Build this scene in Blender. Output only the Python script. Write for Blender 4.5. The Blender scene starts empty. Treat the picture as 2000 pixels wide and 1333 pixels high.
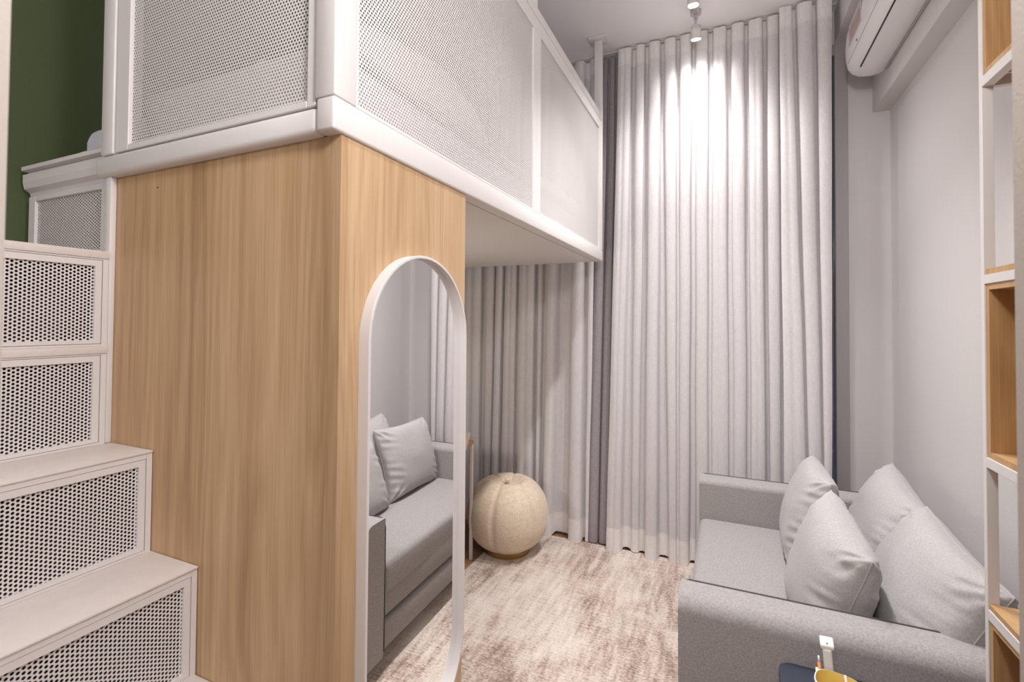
import bpy, bmesh, math, random
from mathutils import Vector, Matrix, noise
C = bpy.context.scene.collection
SC = bpy.context.scene
R = math.radians

# ------------------------------------------------------------------ camera, world, exposure
H = 1.5
pit, yaw, rol = R(1.13345), R(-24.00474), R(0.40264)
fw = Vector((math.sin(yaw)*math.cos(pit), math.cos(yaw)*math.cos(pit), math.sin(pit)))
rt = Vector((math.cos(yaw), -math.sin(yaw), 0))
up = rt.cross(fw)
rt2 = rt*math.cos(rol) + up*math.sin(rol)
up2 = -rt*math.sin(rol) + up*math.cos(rol)
cam = bpy.data.cameras.new('camera'); cam.sensor_width = 36; cam.lens = 943.965*36/2000
cam.shift_y = -55.85/2000; cam.clip_start = 0.02
cam.dof.use_dof = True; cam.dof.focus_distance = 2.2; cam.dof.aperture_fstop = 5.6
co = bpy.data.objects.new('camera', cam); C.objects.link(co)
m = Matrix((rt2, up2, -fw)).transposed().to_4x4(); m.translation = Vector((0, 0, H)); co.matrix_world = m
SC.camera = co
SC.view_settings.view_transform = 'Standard'; SC.view_settings.look = 'None'
SC.view_settings.gamma = 1; SC.view_settings.use_curve_mapping = False
SC.view_settings.exposure = 0.71
w = bpy.data.worlds.new('dusk_sky'); SC.world = w; w.use_nodes = True
w.node_tree.nodes['Background'].inputs[0].default_value = (0.35, 0.42, 0.62, 1)
w.node_tree.nodes['Background'].inputs[1].default_value = .08

# ------------------------------------------------------------------ materials
def mat(name, col, rough=0.5, metal=0.0, spec=0.5, bump=0, bscale=200, var=0, vscale=5, sheen=0):
    m = bpy.data.materials.new(name); m.use_nodes = True; nt = m.node_tree; b = nt.nodes['Principled BSDF']
    b.inputs['Base Color'].default_value = (*col, 1); b.inputs['Roughness'].default_value = rough
    b.inputs['Metallic'].default_value = metal; b.inputs['Specular IOR Level'].default_value = spec
    if sheen: b.inputs['Sheen Weight'].default_value = sheen
    tc = nt.nodes.new('ShaderNodeTexCoord')
    if bump:
        n = nt.nodes.new('ShaderNodeTexNoise'); n.inputs['Scale'].default_value = bscale; n.inputs['Detail'].default_value = 3
        nt.links.new(tc.outputs['Object'], n.inputs['Vector'])
        bp = nt.nodes.new('ShaderNodeBump'); bp.inputs['Strength'].default_value = bump; bp.inputs['Distance'].default_value = .002
        nt.links.new(n.outputs[0], bp.inputs['Height']); nt.links.new(bp.outputs[0], b.inputs['Normal'])
    if var:
        n = nt.nodes.new('ShaderNodeTexNoise'); n.inputs['Scale'].default_value = vscale; n.inputs['Detail'].default_value = 4
        nt.links.new(tc.outputs['Object'], n.inputs['Vector'])
        mx = nt.nodes.new('ShaderNodeMix'); mx.data_type = 'RGBA'
        mx.inputs[6].default_value = (*[c*(1-var) for c in col], 1); mx.inputs[7].default_value = (*[min(1, c*(1+var)) for c in col], 1)
        nt.links.new(n.outputs[0], mx.inputs[0]); nt.links.new(mx.outputs[2], b.inputs['Base Color'])
    return m

def ramp(nt, fac, stops):
    r = nt.nodes.new('ShaderNodeValToRGB'); e = r.color_ramp.elements
    while len(e) < len(stops): e.new(0.5)
    for i, (p, c) in enumerate(stops): e[i].position = p; e[i].color = (*c, 1)
    nt.links.new(fac, r.inputs[0]); return r.outputs[0]

def mathn(nt, op, a, b=None, c=None):
    n = nt.nodes.new('ShaderNodeMath'); n.operation = op
    for i, v in enumerate((a, b, c)):
        if v is None: continue
        if isinstance(v, (int, float)): n.inputs[i].default_value = v
        else: nt.links.new(v, n.inputs[i])
    return n.outputs[0]

def perforated(name, hor, swap, p=.009, r=.0029, col=(.76, .725, .71), tilt=0):
    """sheet steel with round holes on a triangular grid, cut by transparency (hor: object axis that runs sideways)"""
    m = bpy.data.materials.new(name); m.use_nodes = True; nt = m.node_tree; b = nt.nodes['Principled BSDF']
    b.inputs['Base Color'].default_value = (*col, 1); b.inputs['Roughness'].default_value = .45
    tc = nt.nodes.new('ShaderNodeTexCoord'); s = nt.nodes.new('ShaderNodeSeparateXYZ'); nt.links.new(tc.outputs['Object'], s.inputs[0])
    u, v = s.outputs[hor], s.outputs[2]
    if swap: u, v = v, u
    q = p*math.sqrt(3)
    def dist(ou, ov):
        a = mathn(nt, 'PINGPONG', mathn(nt, 'ADD', u, 50*p+ou), p/2)
        c = mathn(nt, 'PINGPONG', mathn(nt, 'ADD', v, 50*q+ov), q/2)
        return mathn(nt, 'ADD', mathn(nt, 'MULTIPLY', a, a), mathn(nt, 'MULTIPLY', c, c))
    d = mathn(nt, 'MINIMUM', dist(0, 0), dist(p/2, q/2))
    hole = mathn(nt, 'LESS_THAN', d, r*r)
    t = nt.nodes.new('ShaderNodeBsdfTransparent'); mx = nt.nodes.new('ShaderNodeMixShader')
    nt.links.new(hole, mx.inputs[0]); nt.links.new(b.outputs[0], mx.inputs[1]); nt.links.new(t.outputs[0], mx.inputs[2])
    nt.links.new(mx.outputs[0], nt.nodes['Material Output'].inputs[0])
    return m

def wood(name, stops, hor, gx=1.0, rough=.42, contrast=1.0, along=2, seed=0):
    """oak laminate: fine pores, soft bands and cathedral figures running along one axis"""
    m = bpy.data.materials.new(name); m.use_nodes = True; nt = m.node_tree; b = nt.nodes['Principled BSDF']
    b.inputs['Roughness'].default_value = rough; b.inputs['Specular IOR Level'].default_value = .35
    tc = nt.nodes.new('ShaderNodeTexCoord')
    def mp(sc):
        n = nt.nodes.new('ShaderNodeMapping'); n.inputs['Scale'].default_value = sc; n.inputs['Location'].default_value = (seed, seed*1.7, seed*.3)
        nt.links.new(tc.outputs['Object'], n.inputs['Vector']); return n.outputs[0]
    def sc(a, l): v = [a, a, a]; v[along] = l; return v
    bands = nt.nodes.new('ShaderNodeTexNoise'); bands.inputs['Scale'].default_value = 1; bands.inputs['Detail'].default_value = 2
    nt.links.new(mp(sc(5.5*gx, .3)), bands.inputs['Vector'])
    cath = nt.nodes.new('ShaderNodeTexNoise'); cath.inputs['Scale'].default_value = 1; cath.inputs['Detail'].default_value = 1.5; cath.inputs['Distortion'].default_value = .4
    nt.links.new(mp(sc(5.5*gx, .55)), cath.inputs['Vector'])
    rings = mathn(nt, 'PINGPONG', mathn(nt, 'MULTIPLY', cath.outputs[0], 22), 1)
    fine = nt.nodes.new('ShaderNodeTexNoise'); fine.inputs['Scale'].default_value = 1; fine.inputs['Detail'].default_value = 3
    nt.links.new(mp(sc(420*gx, 6)), fine.inputs['Vector'])
    mid = nt.nodes.new('ShaderNodeTexNoise'); mid.inputs['Scale'].default_value = 1; mid.inputs['Detail'].default_value = 3
    nt.links.new(mp(sc(45*gx, 1.2)), mid.inputs['Vector'])
    f = mathn(nt, 'MULTIPLY_ADD', bands.outputs[0], .72, mathn(nt, 'MULTIPLY_ADD', rings, .15, .07))
    f = mathn(nt, 'ADD', f, mathn(nt, 'MULTIPLY', mathn(nt, 'SUBTRACT', fine.outputs[0], .5), .55))
    f = mathn(nt, 'ADD', f, mathn(nt, 'MULTIPLY', mathn(nt, 'SUBTRACT', mid.outputs[0], .5), .38))
    nt.links.new(ramp(nt, f, stops), b.inputs['Base Color'])
    return m

def fabric(name, c1, c2, scale=900, bump=.5, rough=.95, warp=(1, 1, 1), transl=0, sheen=.15):
    m = bpy.data.materials.new(name); m.use_nodes = True; nt = m.node_tree; b = nt.nodes['Principled BSDF']
    b.inputs['Roughness'].default_value = rough; b.inputs['Specular IOR Level'].default_value = .15
    b.inputs['Sheen Weight'].default_value = sheen; b.inputs['Sheen Roughness'].default_value = .5
    tc = nt.nodes.new('ShaderNodeTexCoord'); mp = nt.nodes.new('ShaderNodeMapping'); mp.inputs['Scale'].default_value = warp
    nt.links.new(tc.outputs['Object'], mp.inputs[0])
    n = nt.nodes.new('ShaderNodeTexNoise'); n.inputs['Scale'].default_value = scale; n.inputs['Detail'].default_value = 2
    n2 = nt.nodes.new('ShaderNodeTexNoise'); n2.inputs['Scale'].default_value = scale*.22; n2.inputs['Detail'].default_value = 2
    nt.links.new(mp.outputs[0], n.inputs['Vector']); nt.links.new(mp.outputs[0], n2.inputs['Vector'])
    f = mathn(nt, 'ADD', mathn(nt, 'MULTIPLY', n.outputs[0], .65), mathn(nt, 'MULTIPLY', n2.outputs[0], .35))
    nt.links.new(ramp(nt, f, [(.36, c1), (.64, c2)]), b.inputs['Base Color'])
    bp = nt.nodes.new('ShaderNodeBump'); bp.inputs['Strength'].default_value = bump; bp.inputs['Distance'].default_value = .001
    nt.links.new(f, bp.inputs['Height']); nt.links.new(bp.outputs[0], b.inputs['Normal'])
    if transl:
        t = nt.nodes.new('ShaderNodeBsdfTranslucent'); t.inputs[0].default_value = (*c2, 1)
        mx = nt.nodes.new('ShaderNodeMixShader'); mx.inputs[0].default_value = transl
        nt.links.new(b.outputs[0], mx.inputs[1]); nt.links.new(t.outputs[0], mx.inputs[2])
        nt.links.new(mx.outputs[0], nt.nodes['Material Output'].inputs[0])
    return m

def emit(name, col, s):
    m = bpy.data.materials.new(name); m.use_nodes = True; b = m.node_tree.nodes['Principled BSDF']
    b.inputs['Emission Color'].default_value = (*col, 1); b.inputs['Emission Strength'].default_value = s; return m

M = {}
M['metal'] = mat('white_painted_steel', (.76, .725, .71), .4, bump=.15, bscale=60)
M['tread'] = mat('scuffed_white_tread', (.78, .72, .69), .5, bump=.5, bscale=350, var=.06, vscale=30)
M['wall'] = mat('warm_white_paint', (.66, .635, .63), .8, bump=.25, bscale=220)
M['ceil'] = mat('ceiling_paint', (.90, .875, .88), .85, bump=.15, bscale=150)
M['entry'] = mat('beige_entry_shaded', (.46, .405, .365), .8, bump=.25, bscale=220)  # wall tone darkened in place of shade, against the close fill light
M['green'] = mat('olive_green_paint', (.062, .086, .032), .8, bump=.4, bscale=300, var=.06, vscale=60)
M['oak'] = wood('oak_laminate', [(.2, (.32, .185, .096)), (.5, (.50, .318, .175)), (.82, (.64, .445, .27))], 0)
M['oak_lit'] = wood('oak_laminate_lit', [(.2, (.45, .28, .15)), (.5, (.60, .405, .235)), (.82, (.70, .51, .32))], 0, seed=3.3)  # same oak, lightened to carry the brighter light on the front face
M['oakbox'] = wood('oak_shelf_boxes', [(.2, (.40, .22, .09)), (.5, (.52, .31, .14)), (.8, (.62, .40, .20))], 0, gx=1.4, seed=5)
M['floor'] = wood('brown_floor_boards', [(.2, (.16, .08, .04)), (.5, (.30, .165, .085)), (.8, (.42, .25, .14))], 0, along=1, gx=.8, rough=.35)
M['dark'] = mat('dark_interior_shade', (.035, .022, .016), .9)  # dark colour stands in for the shade inside the drawers
M['perf_y'] = perforated('perforated_steel_drawer', 1, True, .0093, .0031)
M['perf_side'] = perforated('perforated_steel_stairwell', 0, True, .0093, .0030)
M['perf_gate'] = perforated('perforated_steel_gate', 0, False, .0090, .00285)
M['perf_rail'] = perforated('perforated_steel_railing', 1, False, .0090, .0029, (.80, .76, .74))
M['linen'] = fabric('linen_curtain', (.72, .685, .69), (.85, .82, .82), 500, .3, warp=(1, 1, .25), transl=.18, sheen=.1)
M['linen2'] = fabric('linen_curtain_double', (.78, .745, .73), (.90, .87, .86), 500, .3, warp=(1, 1, .25), transl=.06, sheen=.1)
M['blackout'] = fabric('mauve_grey_blackout', (.30, .27, .285), (.40, .365, .385), 500, .2, warp=(1, 1, .3))
M['sofa'] = fabric('grey_melange_upholstery', (.25, .235, .23), (.43, .405, .40), 700, .8)
M['cushion'] = fabric('light_grey_cushion_cloth', (.34, .325, .32), (.50, .48, .475), 700, .7)
M['piping'] = fabric('dark_grey_piping', (.05, .045, .045), (.10, .09, .09), 700, .3)
M['boucle'] = fabric('cream_boucle', (.62, .50, .37), (.82, .70, .56), 160, 1.0, warp=(1, 1, 2.2), sheen=.3)
M['duvet'] = fabric('white_bedding', (.68, .64, .645), (.82, .78, .78), 120, .6)
M['pillow'] = fabric('lilac_white_pillow', (.66, .66, .76), (.76, .76, .86), 300, .3)
M['brass'] = mat('brass_plinth', (.42, .27, .10), .35, .8)
M['mirror'] = mat('silvered_glass', (.95, .95, .95), .0, 1.0)
M['plastic'] = mat('white_plastic', (.80, .78, .78), .3)
M['slit'] = mat('black_plastic', (.01, .01, .01), .5)
M['seam'] = mat('grey_joint', (.28, .25, .25), .7)
M['navy'] = mat('navy_table_top', (.026, .034, .052), .45)
M['cream'] = mat('cream_seat_shell', (.72, .62, .52), .5)
M['glow'] = emit('lamp_lens', (1, .97, .93), 25)
M['grey'] = mat('grey_lamp_housing', (.55, .53, .53), .4)
M['frame'] = mat('grey_window_frame', (.42, .39, .39), .45)
M['yellow'] = mat('yellow_inside', (.80, .58, .14), .5)
M['ceramic'] = mat('white_ceramic', (.80, .78, .76), .25)
M['orange'] = mat('orange_plastic', (.75, .25, .06), .4)
M['remote'] = mat('remote_plastic', (.66, .63, .61), .4)
M['blue'] = mat('blue_dot', (.03, .06, .2), .4)
M['glass'] = bpy.data.materials.new('window_glass'); M['glass'].use_nodes = True
_b = M['glass'].node_tree.nodes['Principled BSDF']; _b.inputs['Transmission Weight'].default_value = 1; _b.inputs['Roughness'].default_value = 0

def rug_mat():
    m = bpy.data.materials.new('distressed_rug'); m.use_nodes = True; nt = m.node_tree; b = nt.nodes['Principled BSDF']
    b.inputs['Roughness'].default_value = .95; b.inputs['Specular IOR Level'].default_value = .1; b.inputs['Sheen Weight'].default_value = .2
    tc = nt.nodes.new('ShaderNodeTexCoord')
    def noi(scale, det, dist=0):
        mp = nt.nodes.new('ShaderNodeMapping'); mp.inputs['Scale'].default_value = scale; nt.links.new(tc.outputs['Object'], mp.inputs[0])
        n = nt.nodes.new('ShaderNodeTexNoise'); n.inputs['Scale'].default_value = 1; n.inputs['Detail'].default_value = det; n.inputs['Distortion'].default_value = dist
        nt.links.new(mp.outputs[0], n.inputs['Vector']); return n.outputs[0]
    big = noi((3.6, 2.0, 1), 6, .8); st = noi((34, 5, 1), 4, .3); cr = noi((6, 75, 1), 4); fi = noi((520, 190, 1), 2); sp = noi((70, 120, 1), 4)
    f = mathn(nt, 'ADD', mathn(nt, 'MULTIPLY', big, .70), mathn(nt, 'MULTIPLY', st, .42))
    f = mathn(nt, 'ADD', f, mathn(nt, 'MULTIPLY', cr, .24)); f = mathn(nt, 'ADD', f, mathn(nt, 'MULTIPLY', fi, .44)); f = mathn(nt, 'ADD', f, mathn(nt, 'MULTIPLY', sp, .50))
    f = mathn(nt, 'MULTIPLY', f, .4348)
    nt.links.new(ramp(nt, f, [(.415, (.26, .175, .135)), (.46, (.46, .35, .295)), (.505, (.66, .565, .495)), (.58, (.80, .725, .655))]), b.inputs['Base Color'])
    bp = nt.nodes.new('ShaderNodeBump'); bp.inputs['Strength'].default_value = .7; bp.inputs['Distance'].default_value = .003
    nt.links.new(fi, bp.inputs['Height']); nt.links.new(bp.outputs[0], b.inputs['Normal'])
    return m
M['rug'] = rug_mat()

# ------------------------------------------------------------------ builders
def tag(o, label=None, cat=None, group=None, kind=None):
    if label: o['label'] = label
    if cat: o['category'] = cat
    if group: o['group'] = group
    if kind: o['kind'] = kind
    return o

def empty(name, loc, label, cat, group=None):
    o = bpy.data.objects.new(name, None); C.objects.link(o); o.location = loc; o.empty_display_size = .05
    return tag(o, label, cat, group)

def link(name, bm, m, parent=None, smooth=False, origin=None):
    """bm is in world coordinates; the mesh is stored relative to its parent's or its own origin"""
    me = bpy.data.meshes.new(name)
    off = Vector((0, 0, 0))
    if parent is not None:
        p = parent
        while p is not None: off += p.location; p = p.parent
    elif origin is not None: off = Vector(origin)
    if off.length: bmesh.ops.translate(bm, verts=bm.verts, vec=-off)
    bmesh.ops.recalc_face_normals(bm, faces=bm.faces)
    bm.to_mesh(me); bm.free()
    for f in me.polygons: f.use_smooth = smooth
    ms = m if isinstance(m, (list, tuple)) else [m]
    for x in ms: me.materials.append(x)
    o = bpy.data.objects.new(name, me); C.objects.link(o)
    if parent is not None: o.parent = parent
    elif origin is not None: o.location = origin
    return o

def box(bm, a, b, bev=0, seg=2, mi=0):
    x0, y0, z0 = a; x1, y1, z1 = b
    vs = [bm.verts.new(p) for p in ((x0,y0,z0),(x1,y0,z0),(x1,y1,z0),(x0,y1,z0),(x0,y0,z1),(x1,y0,z1),(x1,y1,z1),(x0,y1,z1))]
    fs = [bm.faces.new([vs[i] for i in q]) for q in ((0,3,2,1),(4,5,6,7),(0,1,5,4),(1,2,6,5),(2,3,7,6),(3,0,4,7))]
    for f in fs: f.material_index = mi
    if bev:
        es = set(e for f in fs for e in f.edges)
        bmesh.ops.bevel(bm, geom=list(es), offset=bev, segments=seg, profile=.5, affect='EDGES')
    return vs

def nb(): return bmesh.new()
def B(name, a, b, m, parent=None, bev=0, seg=2, origin=None):
    bm = nb(); box(bm, a, b, bev, seg)
    o = link(name, bm, M[m] if isinstance(m, str) else m, parent, False, origin)
    if bev: smooth_flat(o)
    return o
def smooth_flat(o, ang=40):
    for f in o.data.polygons: f.use_smooth = True
    o.data.set_sharp_from_angle(angle=R(ang))

def cyl(bm, p, q, r, r2=None, n=16, cap=True):
    p = Vector(p); q = Vector(q); d = q-p; r2 = r if r2 is None else r2
    z = d.normalized(); x = z.orthogonal().normalized(); y = z.cross(x)
    ra = [bm.verts.new(p+(x*math.cos(2*math.pi*i/n)+y*math.sin(2*math.pi*i/n))*r) for i in range(n)]
    rb = [bm.verts.new(q+(x*math.cos(2*math.pi*i/n)+y*math.sin(2*math.pi*i/n))*r2) for i in range(n)]
    for i in range(n): bm.faces.new((ra[i], ra[(i+1)%n], rb[(i+1)%n], rb[i]))
    if cap: bm.faces.new(ra[::-1]); bm.faces.new(rb)

def tube(bm, pts, r, n=8, closed=False):
    pts = [Vector(p) for p in pts]; rings = []; N = len(pts); prev = None
    for i, p in enumerate(pts):
        if closed: d = pts[(i+1)%N]-pts[i-1]
        else: d = pts[min(i+1, N-1)]-pts[max(i-1, 0)]
        d.normalize()
        x = d.orthogonal() if prev is None else prev - d*prev.dot(d)
        x.normalize(); prev = x; y = d.cross(x)
        rings.append([bm.verts.new(p+(x*math.cos(2*math.pi*k/n)+y*math.sin(2*math.pi*k/n))*r) for k in range(n)])
    for i in range(N if closed else N-1):
        a, b = rings[i], rings[(i+1)%N]
        for k in range(n): bm.faces.new((a[k], a[(k+1)%n], b[(k+1)%n], b[k]))
    if not closed: bm.faces.new(rings[0][::-1]); bm.faces.new(rings[-1])

def struct(o): o['kind'] = 'structure'; return o

# ------------------------------------------------------------------ room shell
YW, XR, XL, ZC, YB = 3.32, .838, -2.08, 3.33, -2.6
struct(B('floor', (XL-.1, YB-.1, -.1), (XR+.6, YW+.1, 0), 'floor'))
struct(B('ceiling', (XL-.1, YB-.1, ZC), (XR+.6, YW+.1, ZC+.1), 'ceil'))
struct(B('wall_right', (XR, YB, 0), (XR+.1, YW+.1, ZC), 'wall'))
struct(B('wall_left', (XL-.1, YB, 0), (XL, YW+.1, ZC), 'green'))
struct(B('wall_front', (XL-.1, YB-.1, 0), (XR+.1, YB, ZC), 'wall'))
# window wall: a pier at the right, a strip over the opening, floor to near ceiling glass
bm = nb(); box(bm, (.64, YW, 0), (XR, YW+.1, ZC)); box(bm, (XL, YW, 3.14), (.64, YW+.1, ZC)); box(bm, (XL, YW, 0), (-1.98, YW+.1, 3.14))
struct(link('wall_back', bm, M['wall']))
wf = empty('window_1', (-.67, YW+.04, 0), None, None); struct(wf)
bm = nb()
for x in (-1.98, -1.12, -.27, .575): box(bm, (x, YW-.005, 0), (x+.065, YW+.07, 3.14), .004)
for z in (0, 3.08): box(bm, (-1.98, YW+.005, z), (.64, YW+.065, z+.06), .004)
link('window_frame', bm, M['frame'], wf)
B('window_glass', (-1.95, YW+.03, .03), (.62, YW+.036, 3.1), 'glass', wf)
# ceiling bulkhead above the air conditioner and the boxed pipe run below it
struct(B('trim_1', (.575, YB, 3.136), (XR, YW, ZC), 'wall'))
struct(B('trim_2', (.757, YB, 2.705), (XR, YW, 2.905), 'wall'))
# ends of the two near partitions that frame the view
struct(B('wall_entry_right', (.285, .62, 0), (XR, .70, ZC), 'entry'))
struct(B('wall_entry_left', (-.68, .13, 0), (-.565, .20, ZC), 'entry'))

struct(B('trim_3', (XL, 1.03, 1.956), (XL+.02, 1.105, ZC), 'wall'))

# ------------------------------------------------------------------ wardrobe under the loft
WX, WY = -.738, .772
wd = empty('wardrobe', (-1.15, 1.03, 0), 'tall oak laminate wardrobe enclosure under the loft bed, carrying the arched mirror', 'wardrobe')
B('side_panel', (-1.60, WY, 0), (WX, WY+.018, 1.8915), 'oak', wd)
B('front_panel', (WX-.018, WY+.0185, 0), (WX, 1.298, 1.8915), 'oak_lit', wd)
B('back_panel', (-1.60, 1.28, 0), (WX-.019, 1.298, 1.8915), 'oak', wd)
bm = nb(); cyl(bm, (-1.362, WY-.0006, 1.846), (-1.362, WY+.002, 1.846), .0022, n=10)
link('screw_hole', bm, M['slit'], wd)

# ------------------------------------------------------------------ arched mirror on the wardrobe
def stadium(y0, y1, z0, z1, n=28):
    r = (y1-y0)/2; yc = (y0+y1)/2; pts = []
    for i in range(n+1): a = math.pi*i/n; pts.append((yc+r*math.cos(a), z1-r+r*math.sin(a)))
    for i in range(n+1): a = math.pi+math.pi*i/n; pts.append((yc+r*math.cos(a), z0+r+r*math.sin(a)))
    return pts
mr = empty('wall_mirror', (WX, 1.04, .41), 'tall pill-shaped mirror in a slim white frame on the oak wardrobe end', 'mirror')
y0, y1, z0, z1 = .832, 1.262, .40, 1.668
bm = nb(); P = stadium(y0, y1, z0, z1); th = .0065
Q = stadium(y0+th, y1-th, z0+th, z1-th)
xb, xf, xg = WX+.0005, WX+.029, WX+.017
rings = [[bm.verts.new((x, a, b)) for a, b in L] for x, L in ((xb, P), (xf-.001, P), (xf, [( (p[0]*.85+q[0]*.15), (p[1]*.85+q[1]*.15)) for p, q in zip(P, Q)]), (xf, Q), (xb, Q))]
for A, Bq in zip(rings, rings[1:]+rings[:1]):
    for i in range(len(A)): bm.faces.new((A[i], A[(i+1)%len(A)], Bq[(i+1)%len(A)], Bq[i]))
o = link('mirror_frame', bm, M['metal'], mr); smooth_flat(o, 30)
bm = nb(); G = stadium(y0+.002, y1-.002, z0+.002, z1-.002)
# the silvered glass sits turned about one degree in its frame
tn = math.tan(R(1.0))
f1 = [bm.verts.new((xg-.003-(a-1.03)*tn, a, b)) for a, b in G]; f0 = [bm.verts.new((xb+.0005, a, b)) for a, b in G]
bm.faces.new(f1); bm.faces.new(f0[::-1])
for i in range(len(G)): bm.faces.new((f0[i], f0[(i+1)%len(G)], f1[(i+1)%len(G)], f1[i]))
link('mirror_glass', bm, M['mirror'], mr)

# ------------------------------------------------------------------ storage staircase
st = empty('storage_staircase', (-1.2, .45, 0), 'white steel staircase with perforated drawer fronts climbing beside the oak wardrobe', 'staircase')
YS0 = .215
steps = [(-.794, .388), (-.982, .646), (-1.170, .905), (-1.357, 1.162), (-1.545, 1.427), (-1.545, 1.684)]
bm = nb(); box(bm, (-.80, YS0, 0), (-.606, .7705, .115)); box(bm, (-.80, YS0, .1155), (-.606, .7705, .13), .003)
link('tread', bm, M['tread'], st)
for i, (x, z) in enumerate(steps):
    xb_ = steps[i+1][0] if i < 4 else XL+.002
    YE = .7705 if i < 4 else .7565
    zb = steps[i-1][1] if i else .13
    o = B('tread', (xb_-.004 if i < 4 else xb_, YS0, z-(.020 if i > 3 else .005)), (x+.003, YE, z), 'tread', st, .001)
    # carcass: side cheeks, top rail and bottom rail around a drawer
    bm = nb(); zt = z-(.0205 if i > 3 else .0055)
    box(bm, (xb_+.001, YE-.0135, zb), (x, YE-.0005, zt)); box(bm, (xb_+.001, YS0, zb), (x, YS0+.013, zt))
    box(bm, (x-.012, YS0+.0135, zt-(.004 if i > 3 else .013)), (x, YE-.014, zt)); box(bm, (x-.012, YS0+.0135, zb+.0005), (x, YE-.014, zb+.006))
    link('step_frame', bm, M['metal'], st)
    d = nb(); yf0, yf1, zf0, zf1 = YS0+.0148, YE-.0153, zb+.0072, zt-(.0052 if i > 3 else .0142)
    m0, m1, n0, n1 = yf0+.015, yf1-.015, zf0+.010, zf1-.016
    box(d, (x-.013, yf0, n1), (x-.0004, yf1, zf1)); box(d, (x-.013, yf0, zf0), (x-.0004, yf1, n0))
    box(d, (x-.013, yf0, n0), (x-.0004, m0, n1)); box(d, (x-.013, m1, n0), (x-.0004, yf1, n1))
    dr = link('drawer', d, M['metal'], st)
    B('perforated_front', (x-.0075, m0-.002, n0-.002), (x-.0065, m1+.002, n1+.002), 'perf_y', dr)
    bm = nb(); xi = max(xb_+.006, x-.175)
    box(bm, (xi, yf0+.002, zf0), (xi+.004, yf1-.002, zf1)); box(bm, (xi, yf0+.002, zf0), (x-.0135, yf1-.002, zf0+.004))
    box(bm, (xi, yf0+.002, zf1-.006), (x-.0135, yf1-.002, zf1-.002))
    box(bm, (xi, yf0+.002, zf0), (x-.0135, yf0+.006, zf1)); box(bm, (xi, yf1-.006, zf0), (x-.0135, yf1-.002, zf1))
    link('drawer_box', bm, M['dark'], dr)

# ------------------------------------------------------------------ loft bed frame
lf = empty('loft_frame', (-1.4, 1.9, 1.892), 'white steel loft platform with perforated railing, fixed above wardrobe and sofa corner', 'loft bed')
ZL = 1.892; LE = 3.062; FX = -.730; FY = .742
# beam: left face (towards the stairs) and long face (towards the room)
B('platform', (XL+.003, .832, ZL+.0005), (FX-.052, LE-.002, 1.955), 'metal', lf)
bm = nb(); box(bm, (FX-.05, FY, ZL), (FX, LE, 1.962), .006, 3); o = link('long_beam', bm, M['metal'], lf); smooth_flat(o)
bm = nb(); box(bm, (-1.60, FY+.003, ZL), (FX-.0505, .83, 1.948), .012, 3); o = link('cross_beam', bm, M['metal'], lf); smooth_flat(o)
# moulded ledge over the stair head
prof = [(.80, 1.889), (.790, 1.889), (.786, 1.905), (.772, 1.915), (.768, 1.935), (.768, 1.960), (.782, 1.964), (.782, 1.970), (.764, 1.972), (.764, 1.984), (.83, 1.986), (.83, 1.889)]
bm = nb(); A_ = [bm.verts.new((-2.062, a, b)) for a, b in prof]; B_ = [bm.verts.new((-1.601, a, b)) for a, b in prof]
for i in range(len(prof)): bm.faces.new((A_[i], A_[(i+1)%len(prof)], B_[(i+1)%len(prof)], B_[i]))
bm.faces.new(A_[::-1]); bm.faces.new(B_)
link('ledge', bm, M['metal'], lf)
# stairwell panel below the ledge
bm = nb()
for a, b in (((-2.04, .776, 1.686), (-2.0, .792, 1.888)), ((-1.632, .776, 1.686), (-1.602, .792, 1.888)), ((-1.9995, .776, 1.872), (-1.6325, .792, 1.888)), ((-1.9995, .776, 1.686), (-1.6325, .792, 1.70))): box(bm, a, b, .002)
sp = link('stairwell_frame', bm, M['metal'], lf)
B('perforated_panel', (-2.001, .783, 1.699), (-1.631, .784, 1.873), 'perf_side', sp)
B('shade_sheet', (-2.001, .7905, 1.699), (-1.631, .7915, 1.873), 'dark', sp)  # dark sheet in place of the shade behind the holes
# posts
B('corner_post', (FX-.055, FY, 1.9625), (FX, .808, ZC-.001), 'metal', lf, .004)
B('newel_post', (-1.573, .744, 1.9485), (-1.518, .80, ZC-.001), 'metal', lf, .004)
B('column', (-1.572, .757, 1.163), (-1.5455, .7715, 1.8915), 'metal', lf, .001)
B('end_post', (FX-.05, LE-.032, 1.9625), (FX, LE, ZC-.012), 'metal', lf, .003)
B('ceiling_flange', (FX-.085, LE-.065, ZC-.012), (FX+.03, LE+.03, ZC-.0005), 'metal', lf, .003)
B('hanger_post', (FX-.04, 1.872, 2.834), (FX-.008, 1.908, ZC-.001), 'metal', lf, .002)
# long railing, two bays
bm = nb(); box(bm, (FX-.042, .809, 2.79), (FX, LE-.033, 2.832), .003); o = link('top_rail', bm, M['metal'], lf); smooth_flat(o)
ZR0, ZR1 = 1.963, 2.7895
for ya, yb in ((.8095, 1.897), (1.898, LE-.033)):
    bm = nb(); l = .008 if ya < 1 else .042; r_ = .045 if ya < 1 else .046
    box(bm, (FX-.03, ya, ZR0), (FX-.004, ya+l, ZR1), .001); box(bm, (FX-.03, yb-r_, ZR0), (FX-.004, yb, ZR1), .001)
    box(bm, (FX-.03, ya+l, ZR0), (FX-.004, yb-r_, ZR0+.006)); box(bm, (FX-.03, ya+l, ZR1-.058), (FX-.004, yb-r_, ZR1))
    rf = link('railing_frame', bm, M['metal'], lf)
    B('perforated_panel', (FX-.012, ya+l-.002, ZR0+.004), (FX-.011, yb-r_+.002, ZR1-.056), 'perf_rail', rf)
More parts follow.
